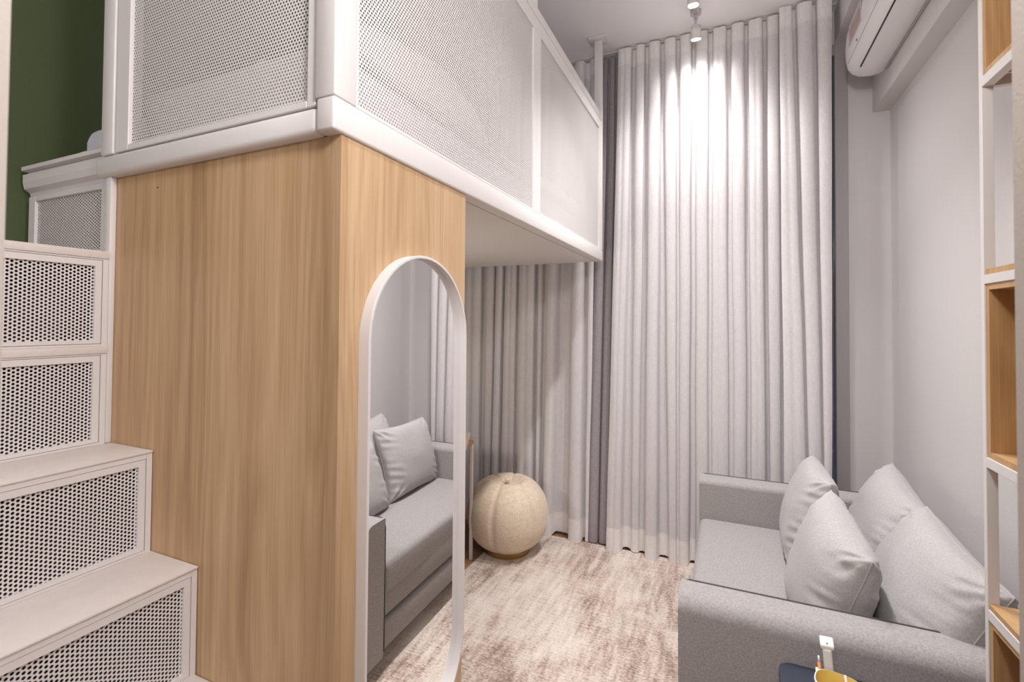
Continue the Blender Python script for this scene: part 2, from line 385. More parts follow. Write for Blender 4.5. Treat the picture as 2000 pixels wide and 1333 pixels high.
# gate over the stair side
bm = nb(); gx0, gx1 = -1.512, -.790
box(bm, (gx0, .748, 1.9505), (gx0+.058, .770, 2.80), .002); box(bm, (gx1-.022, .748, 1.9505), (gx1+.002, .770, 2.80), .002)
box(bm, (gx0+.0585, .748, 1.9505), (gx1-.0225, .770, 1.966), .002); box(bm, (gx0+.0585, .748, 2.77), (gx1-.0225, .770, 2.80), .002)
gt = link('gate', bm, M['metal'], lf)
B('perforated_panel', (gx0+.056, .757, 1.964), (gx1-.020, .758, 2.772), 'perf_gate', gt)

# ------------------------------------------------------------------ bedding
def heightfield(x0, x1, y0, y1, nx, ny, top, bot):
    bm = nb(); T = [[bm.verts.new((x0+(x1-x0)*i/nx, y0+(y1-y0)*j/ny, top(x0+(x1-x0)*i/nx, y0+(y1-y0)*j/ny))) for j in range(ny+1)] for i in range(nx+1)]
    for i in range(nx):
        for j in range(ny): bm.faces.new((T[i][j], T[i+1][j], T[i+1][j+1], T[i][j+1]))
    ring = [T[i][0] for i in range(nx+1)]+[T[nx][j] for j in range(1, ny+1)]+[T[i][ny] for i in range(nx-1, -1, -1)]+[T[0][j] for j in range(ny-1, 0, -1)]
    low = [bm.verts.new((v.co.x, v.co.y, bot)) for v in ring]
    for i in range(len(ring)): bm.faces.new((ring[i], low[i], low[(i+1)%len(ring)], ring[(i+1)%len(ring)]))
    bm.faces.new(low)
    return bm
o = B('mattress', (-1.945, .862, 1.9555), (-.80, 3.0, 2.130), 'pillow', None, .055, 5, origin=(-1.42, 1.9, 1.9555)); tag(o, 'thick lilac-white mattress on the loft platform under the duvet', 'mattress')
b2 = nb(); tube(b2, [(-1.93, .8615, 2.043), (-.82, .8615, 2.043)], .004, 6); link('mattress_seam', b2, M['pillow'], o, True)
def sm(a, b, x): t = max(0, min(1, (x-a)/(b-a))); return t*t*(3-2*t)
def duv(x, y):
    e = min(sm(-1.56, -1.45, x), sm(-.788, -.83, x), sm(.845, .875, y), sm(3.0, 2.93, y))
    n = noise.fractal(Vector((x*2.4, y*2.4, 3.1)), .8, 2.1, 4)*.03 + abs(noise.noise(Vector((x*6, y*4+x*3, 1))))*.03
    h = 2.152 + .04*sm(1.5, 2.4, y) + .04*math.exp(-((y-2.5)/.28)**2)+n
    return 2.132 + (h-2.132)*(.3+.7*e)
bm = heightfield(-1.56, -.788, .845, 3.0, 50, 100, duv, 2.1305)
box(bm, (-1.54, .836, 1.972), (-.80, .852, 2.145), .006)
o = link('duvet', bm, M['duvet'], None, True, origin=(-1.2, 1.9, 2.13)); tag(o, 'crumpled white duvet spread over the loft mattress', 'duvet')

def cushion(name, m, w, h, t, loc, rz=0, lean=0, roll=0, seed=0, label='', cat='cushion', group=None, wr=.010, seam=True, n=64, p=.42):
    """pillow in local x (width) / z (height), thickness along y; placed by its centre"""
    bm = nb(); G = []
    rnd = Vector((seed*3.1, seed*1.7, seed*.9))
    def P(u, v, s):
        k = max(0, (1-abs(u)**2.6))*max(0, (1-abs(v)**2.6)); d = t/2*(k**p)
        pinch = 1-.055*(1-abs(v)**1.5)*abs(u)**3; pin2 = 1-.07*(1-abs(u)**1.5)*abs(v)**3
        x, z = u*w/2*pinch, v*h/2*pin2
        # gathers radiating from the corners and along the seams
        edge = max(abs(u), abs(v)); corner = abs(u*v)
        wv = noise.noise(Vector((u*1.3, v*1.3, s*2.0))+rnd)
        # gathers fan out from each corner, short creases stand off the side seams
        cx_, cz_ = 1.06*math.copysign(1, u), 1.06*math.copysign(1, v)
        r_ = math.hypot(u-cx_, v-cz_); a = math.atan2(v-cz_, u-cx_)
        g = math.sin(a*15+seed*2+wv*4)*math.exp(-((r_-.30)/.20)**2)
        side = max(0, abs(u)-.45)/.55
        g2 = noise.noise(Vector((u*1.2, v*9+u*3, s+seed*1.3)))*side**1.5*(1-sm(.96, 1, abs(u)))
        up_ = max(0, abs(v)-.5)/.5
        g3 = noise.noise(Vector((u*9+v*3, v*1.2, s+seed*2.3)))*up_**1.5*(1-sm(.96, 1, abs(v)))
        d += wr*(.75*g+1.5*g2+.9*g3)*k**.22 + wv*.010*k**.4
        return Vector((x, s*max(d, 0.0004)+.004*noise.noise(Vector((u*2, v*2, 5))+rnd), z))
    for s in (1, -1):
        g = [[None]*(n+1) for _ in range(n+1)]
        for i in range(n+1):
            for j in range(n+1):
                a = -1+2*i/n; b = -1+2*j/n
                a = math.sin(a*math.pi/2)*.6+a*.4; b = math.sin(b*math.pi/2)*.6+b*.4
                if s == -1 and (i in (0, n) or j in (0, n)): g[i][j] = G[0][i][j]
                else: g[i][j] = bm.verts.new(P(a, b, s))
        G.append(g)
        for i in range(n):
            for j in range(n):
                q = (g[i][j], g[i+1][j], g[i+1][j+1], g[i][j+1]); bm.faces.new(q if s == -1 else q[::-1])
    g = G[0]; rim = [g[i][0].co.copy() for i in range(n+1)]+[g[n][j].co.copy() for j in range(1, n+1)]+[g[i][n].co.copy() for i in range(n-1, -1, -1)]+[g[0][j].co.copy() for j in range(n-1, 0, -1)]
    mw = Matrix.Translation(Vector(loc)) @ Matrix.Rotation(rz, 4, 'Z') @ Matrix.Rotation(lean, 4, 'X') @ Matrix.Rotation(roll, 4, 'Y')
    bm.transform(mw)
    o = link(name, bm, m, None, True, origin=loc); tag(o, label, cat, group)
    if seam:
        b2 = nb(); tube(b2, [mw @ v for v in rim], .0022, 6, True)
        link('seam_piping', b2, m, o, True)
    return o

cushion('bed_pillow', M['duvet'], .58, .40, .17, (-1.02, 1.36, 2.335), R(74), R(-40), R(4), 4, 'plump white pillow propped by the railing corner of the loft bed', 'pillow', seam=False)
def thr(x, y):
    r = math.hypot((x+1.08)/.24, (y-2.62)/.34); n = noise.fractal(Vector((x*9, y*9, 8)), .8, 2, 3)*.03
    return 2.20+.11*max(0, 1-r**2)**.6+ n*max(0, 1-r)
bm = heightfield(-1.34, -.86, 2.26, 2.97, 30, 40, thr, 2.195)
o = link('throw_blanket', bm, M['duvet'], None, True, origin=(-1.1, 2.6, 2.12)); tag(o, 'bunched pale blanket at the window end of the loft bed', 'blanket')

# ------------------------------------------------------------------ curtains
def curtain(name, keys, yc, seed, m, m2, label, zt=ZC-.006, zb=.016, hem=.14, head=.115, per=5, nz=46, zm=1.9):
    """keys: points across the cloth (x at top, x at floor, forward depth at top, forward depth at floor)"""
    def rows(z0, z1, k, off):
        bm = nb(); L = []
        for j in range(k+1):
            z = z0+(z1-z0)*j/k; t = max(0, min(1, (zt-z)/(zt-zb))); row = []
            for i in range(len(keys)-1):
                a, b = keys[i], keys[i+1]
                for q in range(per if i < len(keys)-2 else per+1):
                    f = q/per; e = (1-math.cos(math.pi*f))/2
                    xa, xb_ = a[0]+(a[1]-a[0])*t, b[0]+(b[1]-b[0])*t
                    da, db = a[2]+(a[3]-a[2])*t, b[2]+(b[3]-b[2])*t
                    x = xa+(xb_-xa)*f; d = da+(db-da)*e
                    if abs(a[2]-b[2]) < .008: d += (1 if a[2] > .005 else -1)*.16*(xb_-xa)*max(0, math.sin(math.pi*f))**.7
                    d += .004*noise.noise(Vector((x*22+seed, z*.8, 2)))+.0022*noise.noise(Vector((x*60, z*2.2+x*9, seed)))*(.3+t)
                    x += .004*noise.noise(Vector((x*7, z*1.3, seed)))
                    zz = z + (.010*noise.noise(Vector((x*9, 4, seed))) - d*.25 if j == 0 and z0 == zb else 0)
                    if j == k and z1 == zt: zz -= .004+.006*noise.noise(Vector((x*14, 9, seed)))
                    row.append(bm.verts.new((x, yc-d-off, zz)))
            L.append(row)
        for j in range(k):
            for i in range(len(L[0])-1): bm.faces.new((L[j][i], L[j][i+1], L[j+1][i+1], L[j+1][i]))
        return bm
    o = link(name, rows(zb+hem, zt-head, nz, 0), m, None, True, origin=(keys[len(keys)//2][0], yc, zb)); tag(o, label, 'curtain')
    if hem: link('hem', rows(zb, zb+hem+.003, 5, .0012), m2, o, True)
    if head: link('header_band', rows(zt-head-.003, zt, 4, .0012), m2, o, True)
    return o
K_LEFT = [(-2.015, -2.014, -0.012, -0.01), (-2.004, -2.004, 0.03, 0.03), (-1.893, -1.907, 0.03, 0.03), (-1.879, -1.9, -0.012, -0.012), (-1.843, -1.881, -0.012, -0.012), (-1.83, -1.875, 0.03, 0.03), (-1.759, -1.794, 0.033, 0.034), (-1.689, -1.715, 0.03, 0.03), (-1.681, -1.706, -0.012, -0.02), (-1.661, -1.679, -0.012, -0.02), (-1.654, -1.671, 0.03, 0.02), (-1.568, -1.619, 0.03, 0.02), (-1.564, -1.615, -0.012, 0), (-1.551, -1.602, -0.012, 0), (-1.547, -1.598, 0.03, 0.045), (-1.489, -1.556, 0.03, 0.045), (-1.484, -1.551, -0.012, -0.015), (-1.472, -1.538, -0.012, -0.015), (-1.468, -1.535, 0.03, 0.02), (-1.431, -1.482, 0.033, 0.022), (-1.394, -1.431, 0.03, 0.02), (-1.389, -1.425, -0.012, 0), (-1.375, -1.407, -0.012, 0), (-1.37, -1.402, 0.03, 0.035), (-1.315, -1.341, 0.033, 0.039), (-1.262, -1.282, 0.03, 0.035), (-1.252, -1.277, -0.012, -0.01), (-1.227, -1.262, -0.012, -0.01), (-1.219, -1.258, 0.03, 0.02), (-1.188, -1.234, 0.03, 0.02), (-1.177, -1.226, -0.012, -0), (-1.15, -1.199, -0.012, -0), (-1.141, -1.191, 0.03, 0.055), (-1.088, -1.137, 0.03, 0.055), (-1.061, -1.108, -0.012, -0.02), (-0.989, -1.02, -0.012, -0.02), (-0.965, -0.994, 0.03, 0.055), (-0.91, -0.91, 0.03, 0.055), (-0.898, -0.906, -0.012, -0.01), (-0.867, -0.892, -0.012, -0.01), (-0.856, -0.888, 0.03, 0.02), (-0.803, -0.867, 0.03, 0.02)]
K_BLACK = [(-0.83, -0.90, 0.0, 0.0), (-0.777, -0.884, 0.012, 0.025), (-0.749, -0.812, 0.012, 0.025), (-0.744, -0.809, -0.012, -0.01), (-0.732, -0.801, -0.012, -0.01), (-0.728, -0.798, 0.012, 0.025), (-0.7, -0.738, 0.012, 0.025), (-0.697, -0.736, -0.012, -0.01), (-0.689, -0.73, -0.012, -0.01), (-0.686, -0.728, 0.012, 0), (-0.662, -0.693, 0.012, 0)]
K_CENTER = [(-0.658, -0.729, 0.03, 0.045), (-0.617, -0.685, 0.033, 0.05), (-0.577, -0.641, 0.03, 0.045), (-0.57, -0.627, -0.012, -0.015), (-0.551, -0.583, -0.012, -0.015), (-0.544, -0.571, 0.03, 0.005), (-0.492, -0.531, 0.03, 0.005), (-0.485, -0.521, -0.012, -0.015), (-0.466, -0.489, -0.012, -0.015), (-0.46, -0.479, 0.03, 0.055), (-0.396, -0.412, 0.03, 0.055), (-0.389, -0.396, -0.012, -0.01), (-0.371, -0.347, -0.012, -0.01), (-0.365, -0.333, 0.03, 0.05), (-0.299, -0.29, 0.03, 0.05), (-0.293, -0.287, -0.012, 0.035), (-0.275, -0.275, -0.012, 0.035), (-0.269, -0.272, 0.03, 0.055), (-0.205, -0.22, 0.03, 0.055), (-0.199, -0.211, -0.012, -0.012), (-0.181, -0.183, -0.012, -0.012), (-0.175, -0.175, 0.03, 0.03), (-0.11, -0.11, 0.03, 0.03), (-0.103, -0.106, -0.012, 0.012), (-0.082, -0.091, -0.012, 0.012), (-0.075, -0.087, 0.03, 0.03), (-0.041, -0.041, 0.033, 0.034), (-0.006, 0.005, 0.03, 0.03), (0.002, 0.012, -0.012, 0.008), (0.023, 0.033, -0.012, 0.008), (0.03, 0.039, 0.03, 0.028), (0.095, 0.1, 0.03, 0.028), (0.101, 0.107, -0.012, 0), (0.117, 0.127, -0.012, 0), (0.122, 0.133, 0.03, 0.038), (0.156, 0.168, 0.033, 0.043), (0.19, 0.203, 0.03, 0.038), (0.197, 0.209, -0.012, -0.014), (0.214, 0.225, -0.012, -0.014), (0.22, 0.23, 0.03, 0.02), (0.278, 0.283, 0.03, 0.02), (0.281, 0.287, -0.012, -0.01), (0.29, 0.3, -0.012, -0.01), (0.293, 0.304, 0.03, 0.01), (0.338, 0.345, 0.03, 0.01)]
K_RIGHT = [(0.276, 0.297, 0.034, 0.03), (0.307, 0.357, 0.037, 0.034), (0.338, 0.417, 0.034, 0.03), (0.344, 0.419, -0.012, 0.005), (0.361, 0.427, -0.012, 0.005), (0.366, 0.429, 0.034, 0.03), (0.439, 0.483, 0.034, 0.03), (0.444, 0.485, -0.012, 0.01), (0.459, 0.492, -0.012, 0.01), (0.464, 0.493, 0.034, 0.03), (0.532, 0.52, 0.034, 0.03)]
curtain('linen_curtain', K_LEFT, 3.262, 3, M['linen'], M['linen2'], 'pale linen curtain panel hanging behind the loft frame and pouf')
curtain('blackout_curtain', K_BLACK, 3.288, 11, M['blackout'], M['blackout'], 'mauve-grey blackout curtain gathered between the two linen curtains', hem=0, head=0)
curtain('linen_curtain', K_CENTER, 3.225, 23, M['linen'], M['linen2'], 'widest pale linen curtain, lit by the spotlight behind the sofa')
curtain('linen_curtain', K_RIGHT, 3.17, 31, M['linen'], M['linen2'], 'narrow linen curtain panel nearest the grey window frame on the right')
bm = nb(); box(bm, (-2.05, 3.225, ZC-.0055), (.57, 3.25, ZC-.0005))
o = link('curtain_track', bm, M['metal'], None, origin=(-.7, 3.24, ZC-.006)); tag(o, 'slim white curtain track along the ceiling', 'curtain track')

# ------------------------------------------------------------------ rug
bm = nb(); box(bm, (-1.442, 1.31, .0005), (.35, 3.235, .009), .003)
o = link('rug', bm, M['rug'], None, origin=(-.5, 2.1, .0005)); tag(o, 'distressed beige and mauve rug on the wooden floor by the sofa', 'rug')

# ------------------------------------------------------------------ pouf
PX, PY = -1.323, 2.92
pf = empty('pouf', (PX, PY, 0), 'round cream pumpkin pouf with stitched segments standing at the rug corner', 'pouf')
bm = nb(); n, mm = 96, 40; rg = []
prof = []
for j in range(mm+1):
    a = -math.pi/2*.86+ (math.pi*.93)*j/mm
    prof.append((a))
NS = 6; ZPC = .252
for j, a in enumerate(prof):
    row = []
    for i in range(n):
        th_ = 2*math.pi*i/n
        c = abs(math.cos(a))**.84; s_ = math.copysign(abs(math.sin(a))**.88, math.sin(a))
        g = abs(math.sin((th_-R(214.3))*NS/2)); cut = 1-.05*math.exp(-(g/.10)**2)-.02*(1-g)
        r = .268*c*cut
        z = ZPC+.238*s_ - (.020*math.exp(-(g/.14)**2) if a > .6 else 0)*sm(.5, 1.0, a)
        if a > 1.0: z -= .055*sm(1.05, 1.45, a)**1.5
        row.append(bm.verts.new((PX+r*math.cos(th_), PY+r*math.sin(th_), z)))
    rg.append(row)
for j in range(mm):
    for i in range(n): bm.faces.new((rg[j][i], rg[j][(i+1)%n], rg[j+1][(i+1)%n], rg[j+1][i]))
bm.faces.new(rg[-1]); bm.faces.new(rg[0][::-1])
link('padded_body', bm, M['boucle'], pf, True)
bm = nb()
for k in range(NS):
    th_ = R(214.3)+2*math.pi*k/NS; pts = []
    for a in [(-1.2+2.2*q/24) for q in range(25)]:
        c = abs(math.cos(a))**.84; s_ = math.copysign(abs(math.sin(a))**.88, math.sin(a)); r = .268*c*.932
        z = ZPC+.238*s_-.020*sm(.5, 1.0, a)-(.055*sm(1.05, 1.45, a)**1.5 if a > 1 else 0)
        pts.append((PX+r*math.cos(th_), PY+r*math.sin(th_), z))
    tube(bm, pts, .0028, 6)
link('stitched_seams', bm, M['boucle'], pf, True)
bm = nb(); bmesh.ops.create_uvsphere(bm, u_segments=16, v_segments=8, radius=.019, matrix=Matrix.Translation((PX, PY, .460)) @ Matrix.Diagonal((1, 1, .55, 1)))
link('button', bm, M['boucle'], pf, True)
bm = nb(); cyl(bm, (PX, PY, .0095), (PX, PY, .05), .150, .150, 48); o = link('plinth', bm, M['brass'], pf); smooth_flat(o)

# ------------------------------------------------------------------ sofa
SX0, SX1 = -.135, .80
so = empty('sofa', (.33, 2.25, 0), 'grey two-seat sofa bed with slab arms against the right wall', 'sofa')
def softbox(name, a, b, bev, m, parent, seg=5, puff=0):
    bm = nb(); box(bm, a, b)
    bmesh.ops.bevel(bm, geom=list(bm.edges), offset=bev, segments=seg, profile=.5, affect='EDGES')
    o = link(name, bm, M[m] if isinstance(m, str) else m, parent); smooth_flat(o, 50); return o
ZA = .66
def arm(ya, yb, inner):
    bm = nb(); pr = []
    n_ = 8
    # cross-section in x,z of one soft slab, extruded along y with a crowned top edge
    box(bm, (SX0-.004, ya, .075), (SX1, yb, ZA))
    outer = ya if abs(inner-yb) < .01 and ya < 2 else yb
    if ya > 2: outer = ya
    tope = [e for e in bm.edges if all(v.co.z > .6 for v in e.verts)]
    bmesh.ops.bevel(bm, geom=[e for e in tope if all(abs(v.co.y-outer) < .001 for v in e.verts)], offset=(.048 if ya < 2 else .03), segments=10, profile=.5, affect='EDGES')
    bmesh.ops.bevel(bm, geom=[e for e in bm.edges if all(v.co.z > ZA-.001 and abs(v.co.y-outer) > .10 for v in e.verts)], offset=.012, segments=3, profile=.5, affect='EDGES')
    bmesh.ops.bevel(bm, geom=[e for e in bm.edges if abs(e.verts[0].co.z-e.verts[1].co.z) > .3], offset=.012, segments=3, profile=.5, affect='EDGES')
    o = link('armrest', bm, M['sofa'], so); smooth_flat(o, 60)
    b2 = nb(); y = inner; s = 1 if inner > (ya+yb)/2 else -1
    pts = [(SX0-.002, y-s*.002, .10), (SX0-.002, y-s*.002, ZA-.04), (SX0+.004, y-s*.003, ZA-.008), (SX0+.02, y-s*.004, ZA-.002), (SX1-.003, y-s*.004, ZA-.002)]
    tube(b2, pts, .0042, 6); link('arm_piping', b2, M['piping'], o, True)
    return o
arm(1.575, 1.705, 1.705); arm(2.815, 2.935, 2.935)
softbox('seat_base', (SX0+.035, 1.707, .20), (SX1, 2.813, .315), .012, 'sofa', so)
softbox('pull_out_base', (SX0+.02, 1.712, .075), (SX1-.1, 2.808, .192), .012, 'sofa', so)
softbox('seat_cushion', (SX0-.0, 1.708, .318), (.80, 2.812, .462), .03, 'sofa', so)
softbox('backrest', (.725, 1.708, .463), (SX1, 2.812, .66), .03, 'sofa', so)
bm = nb(); tube(bm, [(SX0+.006, 1.72, .432), (SX0+.006, 2.80, .432)], .0022, 6); link('seat_seam', bm, M['sofa'], so, True)
for x in (SX0+.06, SX1-.06):
    for y in (1.62, 2.88):
        bm = nb(); cyl(bm, (x, y, .0092 if x < .3 else .0005), (x, y, .0745), .018, .022, 16); link('foot', bm, M['slit'], so, True)
G = 'grey cushions on the sofa'
cushion('back_cushion', M['cushion'], .57, .42, .20, (.60, 2.51, .640), R(90), R(24), R(-6), 1, 'large grey back cushion at the window end of the sofa', 'cushion', G)
cushion('back_cushion', M['cushion'], .62, .43, .22, (.575, 1.97, .625), R(90), R(26), R(-2), 2, 'large grey back cushion beside the near sofa arm, partly behind the shelf post', 'cushion', G)
cushion('scatter_cushion', M['cushion'], .54, .42, .17, (.325, 2.545, .655), R(88), R(17), R(2), 3, 'grey scatter cushion standing at the window end in front of the back cushion', 'cushion', G)
cushion('scatter_cushion', M['cushion'], .50, .42, .20, (.315, 1.985, .635), R(94), R(16), R(-6), 5, 'frontmost grey scatter cushion rising just behind the near sofa arm', 'cushion', G)

# ------------------------------------------------------------------ air conditioner
ac = empty('air_conditioner', (.80, 2.6, 2.94), 'white wall-mounted air conditioner above the sofa, under the ceiling bulkhead', 'air conditioner')
AY0, AY1 = 2.13, 3.055
# profile in x,z, wall side at x = .83 down to the rounded belly
ap = [(.848, 3.09), (.645, 3.09), (.608, 3.075), (.592, 3.03), (.586, 2.96), (.588, 2.90), (.597, 2.85), (.615, 2.822), (.645, 2.803), (.695, 2.797), (.735, 2.801), (.762, 2.82), (.848, 2.910)]
bm = nb(); rows = []
cx, cz = .74, 2.95
for y, s in ((AY0, 1), (AY1-.03, 1), (AY1-.012, .985), (AY1-.003, .95), (AY1, .90)):
    rows.append([bm.verts.new((cx+(x-cx)*s if x < .83 else x, y, cz+(z-cz)*s)) for x, z in ap])
for A, Bq in zip(rows, rows[1:]):
    for i in range(len(ap)): bm.faces.new((A[i], A[(i+1)%len(ap)], Bq[(i+1)%len(ap)], Bq[i]))
bm.faces.new(rows[0][::-1]); bm.faces.new(rows[-1])
o = link('housing', bm, M['plastic'], ac); smooth_flat(o, 50)
def acline(x, z, r, ya, yb, name, mm_):
    bm = nb(); tube(bm, [(x, ya, z), (x, yb, z)], r, 6); return link(name, bm, M[mm_], ac)
acline(.633, 2.810, .0035, AY0, AY1-.12, 'air_flap_gap', 'slit')
acline(.5935, 2.868, .0012, AY0, AY1-.05, 'panel_seam', 'seam')
acline(.750, 2.8115, .0018, AY0, AY1-.05, 'rear_seam', 'seam')
bm = nb()
for i in range(9):
    y = 2.72+i*.022; box(bm, (.5840, y, 2.935), (.5875, y+.005, 3.0))
link('energy_label', bm, mat('label_red', (.40, .20, .17), .5), ac)
B('label_sheet', (.5852, 2.70, 2.925), (.5880, 2.945, 3.03), mat('label_grey', (.45, .43, .42), .5), ac)
bm = nb(); cyl(bm, (.587, 2.80, 2.885), (.5915, 2.80, 2.885), .006, n=10); link('indicator', bm, M['seam'], ac)

ac.location.x -= .012

# ------------------------------------------------------------------ ceiling spotlights
def spotlight(x, y, label, tilt, power, size=95, blend=.9):
    t = empty('spotlight', (x, y, ZC-.0005), label, 'spotlight', 'ceiling spotlights')
    bm = nb(); cyl(bm, (x, y, ZC-.0008), (x, y, ZC-.022), .030, .030, 24); link('ceiling_rose', bm, M['grey'], t)
    bm = nb(); cyl(bm, (x, y, ZC-.022), (x, y, ZC-.05), .012, .012, 12); cyl(bm, (x, y, ZC-.05), (x, y, ZC-.085), .007, .007, 12); link('stem', bm, M['grey'], t)
    d = Vector((0, math.sin(tilt), -math.cos(tilt))); p = Vector((x, y, ZC-.082))
    bm = nb(); cyl(bm, p, p+d*.012, .018, .027, 24); cyl(bm, p+d*.012, p+d*.078, .029, .029, 24); link('lamp_head', bm, M['metal'], t, True)
    e = p+d*.0785
    bm = nb(); cyl(bm, e, e+d*.003, .026, .026, 24); link('lens', bm, M['glow'], t)
    L = bpy.data.lights.new('spot_beam', 'SPOT'); L.energy = power; L.spot_size = R(size); L.spot_blend = blend; L.shadow_soft_size = .03; L.color = (1, .975, .98)
    lo = bpy.data.objects.new('spot_beam', L); C.objects.link(lo); lo.parent = t
    lo.location = (e+d*.012)-t.location; lo.rotation_euler = d.to_track_quat('-Z', 'Y').to_euler()
    return t
spotlight(-.165, 2.985, 'white ceiling spotlight nearest the curtains', R(14), 9, 150, 1.0)
spotlight(-.16, 2.66, 'white ceiling spotlight second from the curtains, cut by the top of the picture', R(8), 43, 132, 1.0)
for x, y, pw in ((-.15, 2.25, 86), (-.15, 1.6, 42), (-.15, .6, 10), (-.15, -.6, 12)):  # extra unseen spots continuing the row, set to light the room
    spotlight(x, y, 'extra unseen white ceiling spotlight continuing the row above the sofa', 0, pw, 95, 1.0)
# added fill lights hung as pendants, out of view: by the viewer and in the entry
M['opal'] = emit('fill_opal_glass', (1, .95, .93), 1.5)
def pendant(x, y, z, r, power, label):
    pl = empty('fill_pendant', (x, y, ZC), label, 'lamp')
    bm = nb(); cyl(bm, (x, y, ZC-.0005), (x, y, z+r), .004, n=8); link('cord', bm, M['grey'], pl)
    L = bpy.data.lights.new('fill_pendant_glow', 'POINT'); L.energy = power; L.shadow_soft_size = r; L.color = (1, .975, .98)
    lo = bpy.data.objects.new('fill_pendant_glow', L); C.objects.link(lo); lo.parent = pl; lo.location = (0, 0, z-ZC)
pendant(.12, .35, 2.35, .11, 26, 'added fill light on a pendant cord over the entrance to the room')
pendant(-.35, -1.3, 2.50, .14, 25, 'added fill light on a pendant cord in the entry behind the viewer')

# ------------------------------------------------------------------ open shelf rack at right
rk = empty('shelf_rack', (.60, 1.1, 0), 'white steel tube rack holding oak boxes, in front of the sofa arm on the right', 'shelf')
RX0, RX1, RY0, RY1 = .570, .80, .76, 1.553
bm = nb()
for x in (RX0, RX1-.022):
    for y in (RY0, RY1-.016): box(bm, (x, y, 0.0005), (x+.022, y+.016, ZC-.02), .001)
link('upright', bm, M['metal'], rk)
for z0_, z1_ in ((2.083, 2.108), (1.600, 1.622), (1.158, 1.182), (.795, .820)):
    bm = nb()
    for x in (RX0, RX1-.022): box(bm, (x, RY0+.0165, z0_), (x+.022, RY1-.0165, z1_), .001)
    for y in (RY0, RY1-.016): box(bm, (RX0+.0225, y, z0_), (RX1-.0225, y+.016, z1_), .001)
    link('tier_frame', bm, M['metal'], rk)
def obox(z0_, z1_, top=True):
    t_ = .014; a0, a1 = RX0+.003, RX1-.003; b0, b1 = RY0+.018, RY1-.0175; bm = nb()
    box(bm, (a0, b0, z0_), (a1, b1, z0_+t_)); box(bm, (a0, b0, z1_-t_), (a1, b1, z1_))
    box(bm, (a0, b0, z0_+t_), (a1, b0+t_, z1_-t_)); box(bm, (a0, b1-t_, z0_+t_), (a1, b1, z1_-t_))
    box(bm, (a1-.008, b0+t_, z0_+t_), (a1, b1-t_, z1_-t_))
    link('oak_box', bm, M['oakbox'], rk)
obox(2.1085, 2.58); obox(1.1825, 1.5995); obox(.30, .7945)
B('shelf_board', (RX0+.002, RY0+.018, 1.6225), (RX1-.002, RY1-.0175, 1.636), 'oakbox', rk)
B('shelf_board', (RX0+.002, RY0+.018, .8205), (RX1-.002, RY1-.0175, .833), 'oakbox', rk)

# ------------------------------------------------------------------ side table with its cup
tb = empty('side_table', (.36, 1.33, 0), 'dark navy side table with rounded corners in front of the near sofa arm', 'table')
TZ = .555
bm = nb(); box(bm, (.128, 1.10, TZ-.02), (.545, 1.565, TZ))
bmesh.ops.bevel(bm, geom=[e for e in bm.edges if abs(e.verts[0].co.z-e.verts[1].co.z) > .01], offset=.035, segments=6, profile=.5, affect='EDGES')
o = link('table_top', bm, M['navy'], tb); smooth_flat(o, 40)
for x in (.17, .50):
    for y in (1.14, 1.525):
        bm = nb(); cyl(bm, (x, y, .0005 if x > .35 else .0092), (x, y, TZ-.0203), .009, .009, 12); link('leg', bm, M['navy'], tb, True)
# rounded-square pot, white outside and yellow inside
KX, KY, KZ = .240, 1.378, TZ
def rsq(cx_, cy_, w_, d_, r, n_=6, rot=0):
    pts = []
    for sx, sy, a0 in ((1, 1, 0), (-1, 1, 90), (-1, -1, 180), (1, -1, 270)):
        for i in range(n_+1):
            a = R(a0+90*i/n_); pts.append(((w_/2-r)*sx+r*math.cos(a), (d_/2-r)*sy+r*math.sin(a)))
    c_, s_ = math.cos(rot), math.sin(rot)
    return [(cx_+x*c_-y*s_, cy_+x*s_+y*c_) for x, y in pts]
pt = empty('desk_pot', (KX, KY, TZ), 'white rounded pot with yellow inside standing on the navy table', 'pot')
rot = R(-14)
o1 = rsq(KX, KY, .088, .075, .03, rot=rot); o2 = rsq(KX, KY, .098, .085, .035, rot=rot); i2 = rsq(KX, KY, .093, .080, .033, rot=rot); i1 = rsq(KX, KY, .083, .070, .028, rot=rot)
def loft(bm, loops, cap0=False, cap1=False):
    rr = [[bm.verts.new((x, y, z)) for x, y in L] for L, z in loops]
    for A, Bq in zip(rr, rr[1:]):
        for i in range(len(A)): bm.faces.new((A[i], A[(i+1)%len(A)], Bq[(i+1)%len(A)], Bq[i]))
    if cap0: bm.faces.new(rr[0][::-1])
    if cap1: bm.faces.new(rr[-1])
KT = .648
bm = nb(); loft(bm, [(o1, TZ+.0005), (o2, KT), (i2, KT+.001)], cap0=True); o = link('pot_shell', bm, M['ceramic'], pt); smooth_flat(o, 50)
bm = nb(); loft(bm, [(i2, KT+.001), (i1, TZ+.006)], cap1=True); o = link('pot_lining', bm, M['yellow'], pt); smooth_flat(o, 50)
bm = nb(); loft(bm, [(rsq(KX+.012, KY-.012, .05, .036, .012, rot=rot), TZ+.007), (rsq(KX+.012, KY-.012, .055, .04, .012, rot=rot), KT-.022)], True, True)
o = link('folded_paper', bm, M['ceramic'], None, origin=(KX, KY, TZ+.007)); tag(o, 'white folded paper standing inside the yellow-lined pot', 'paper')
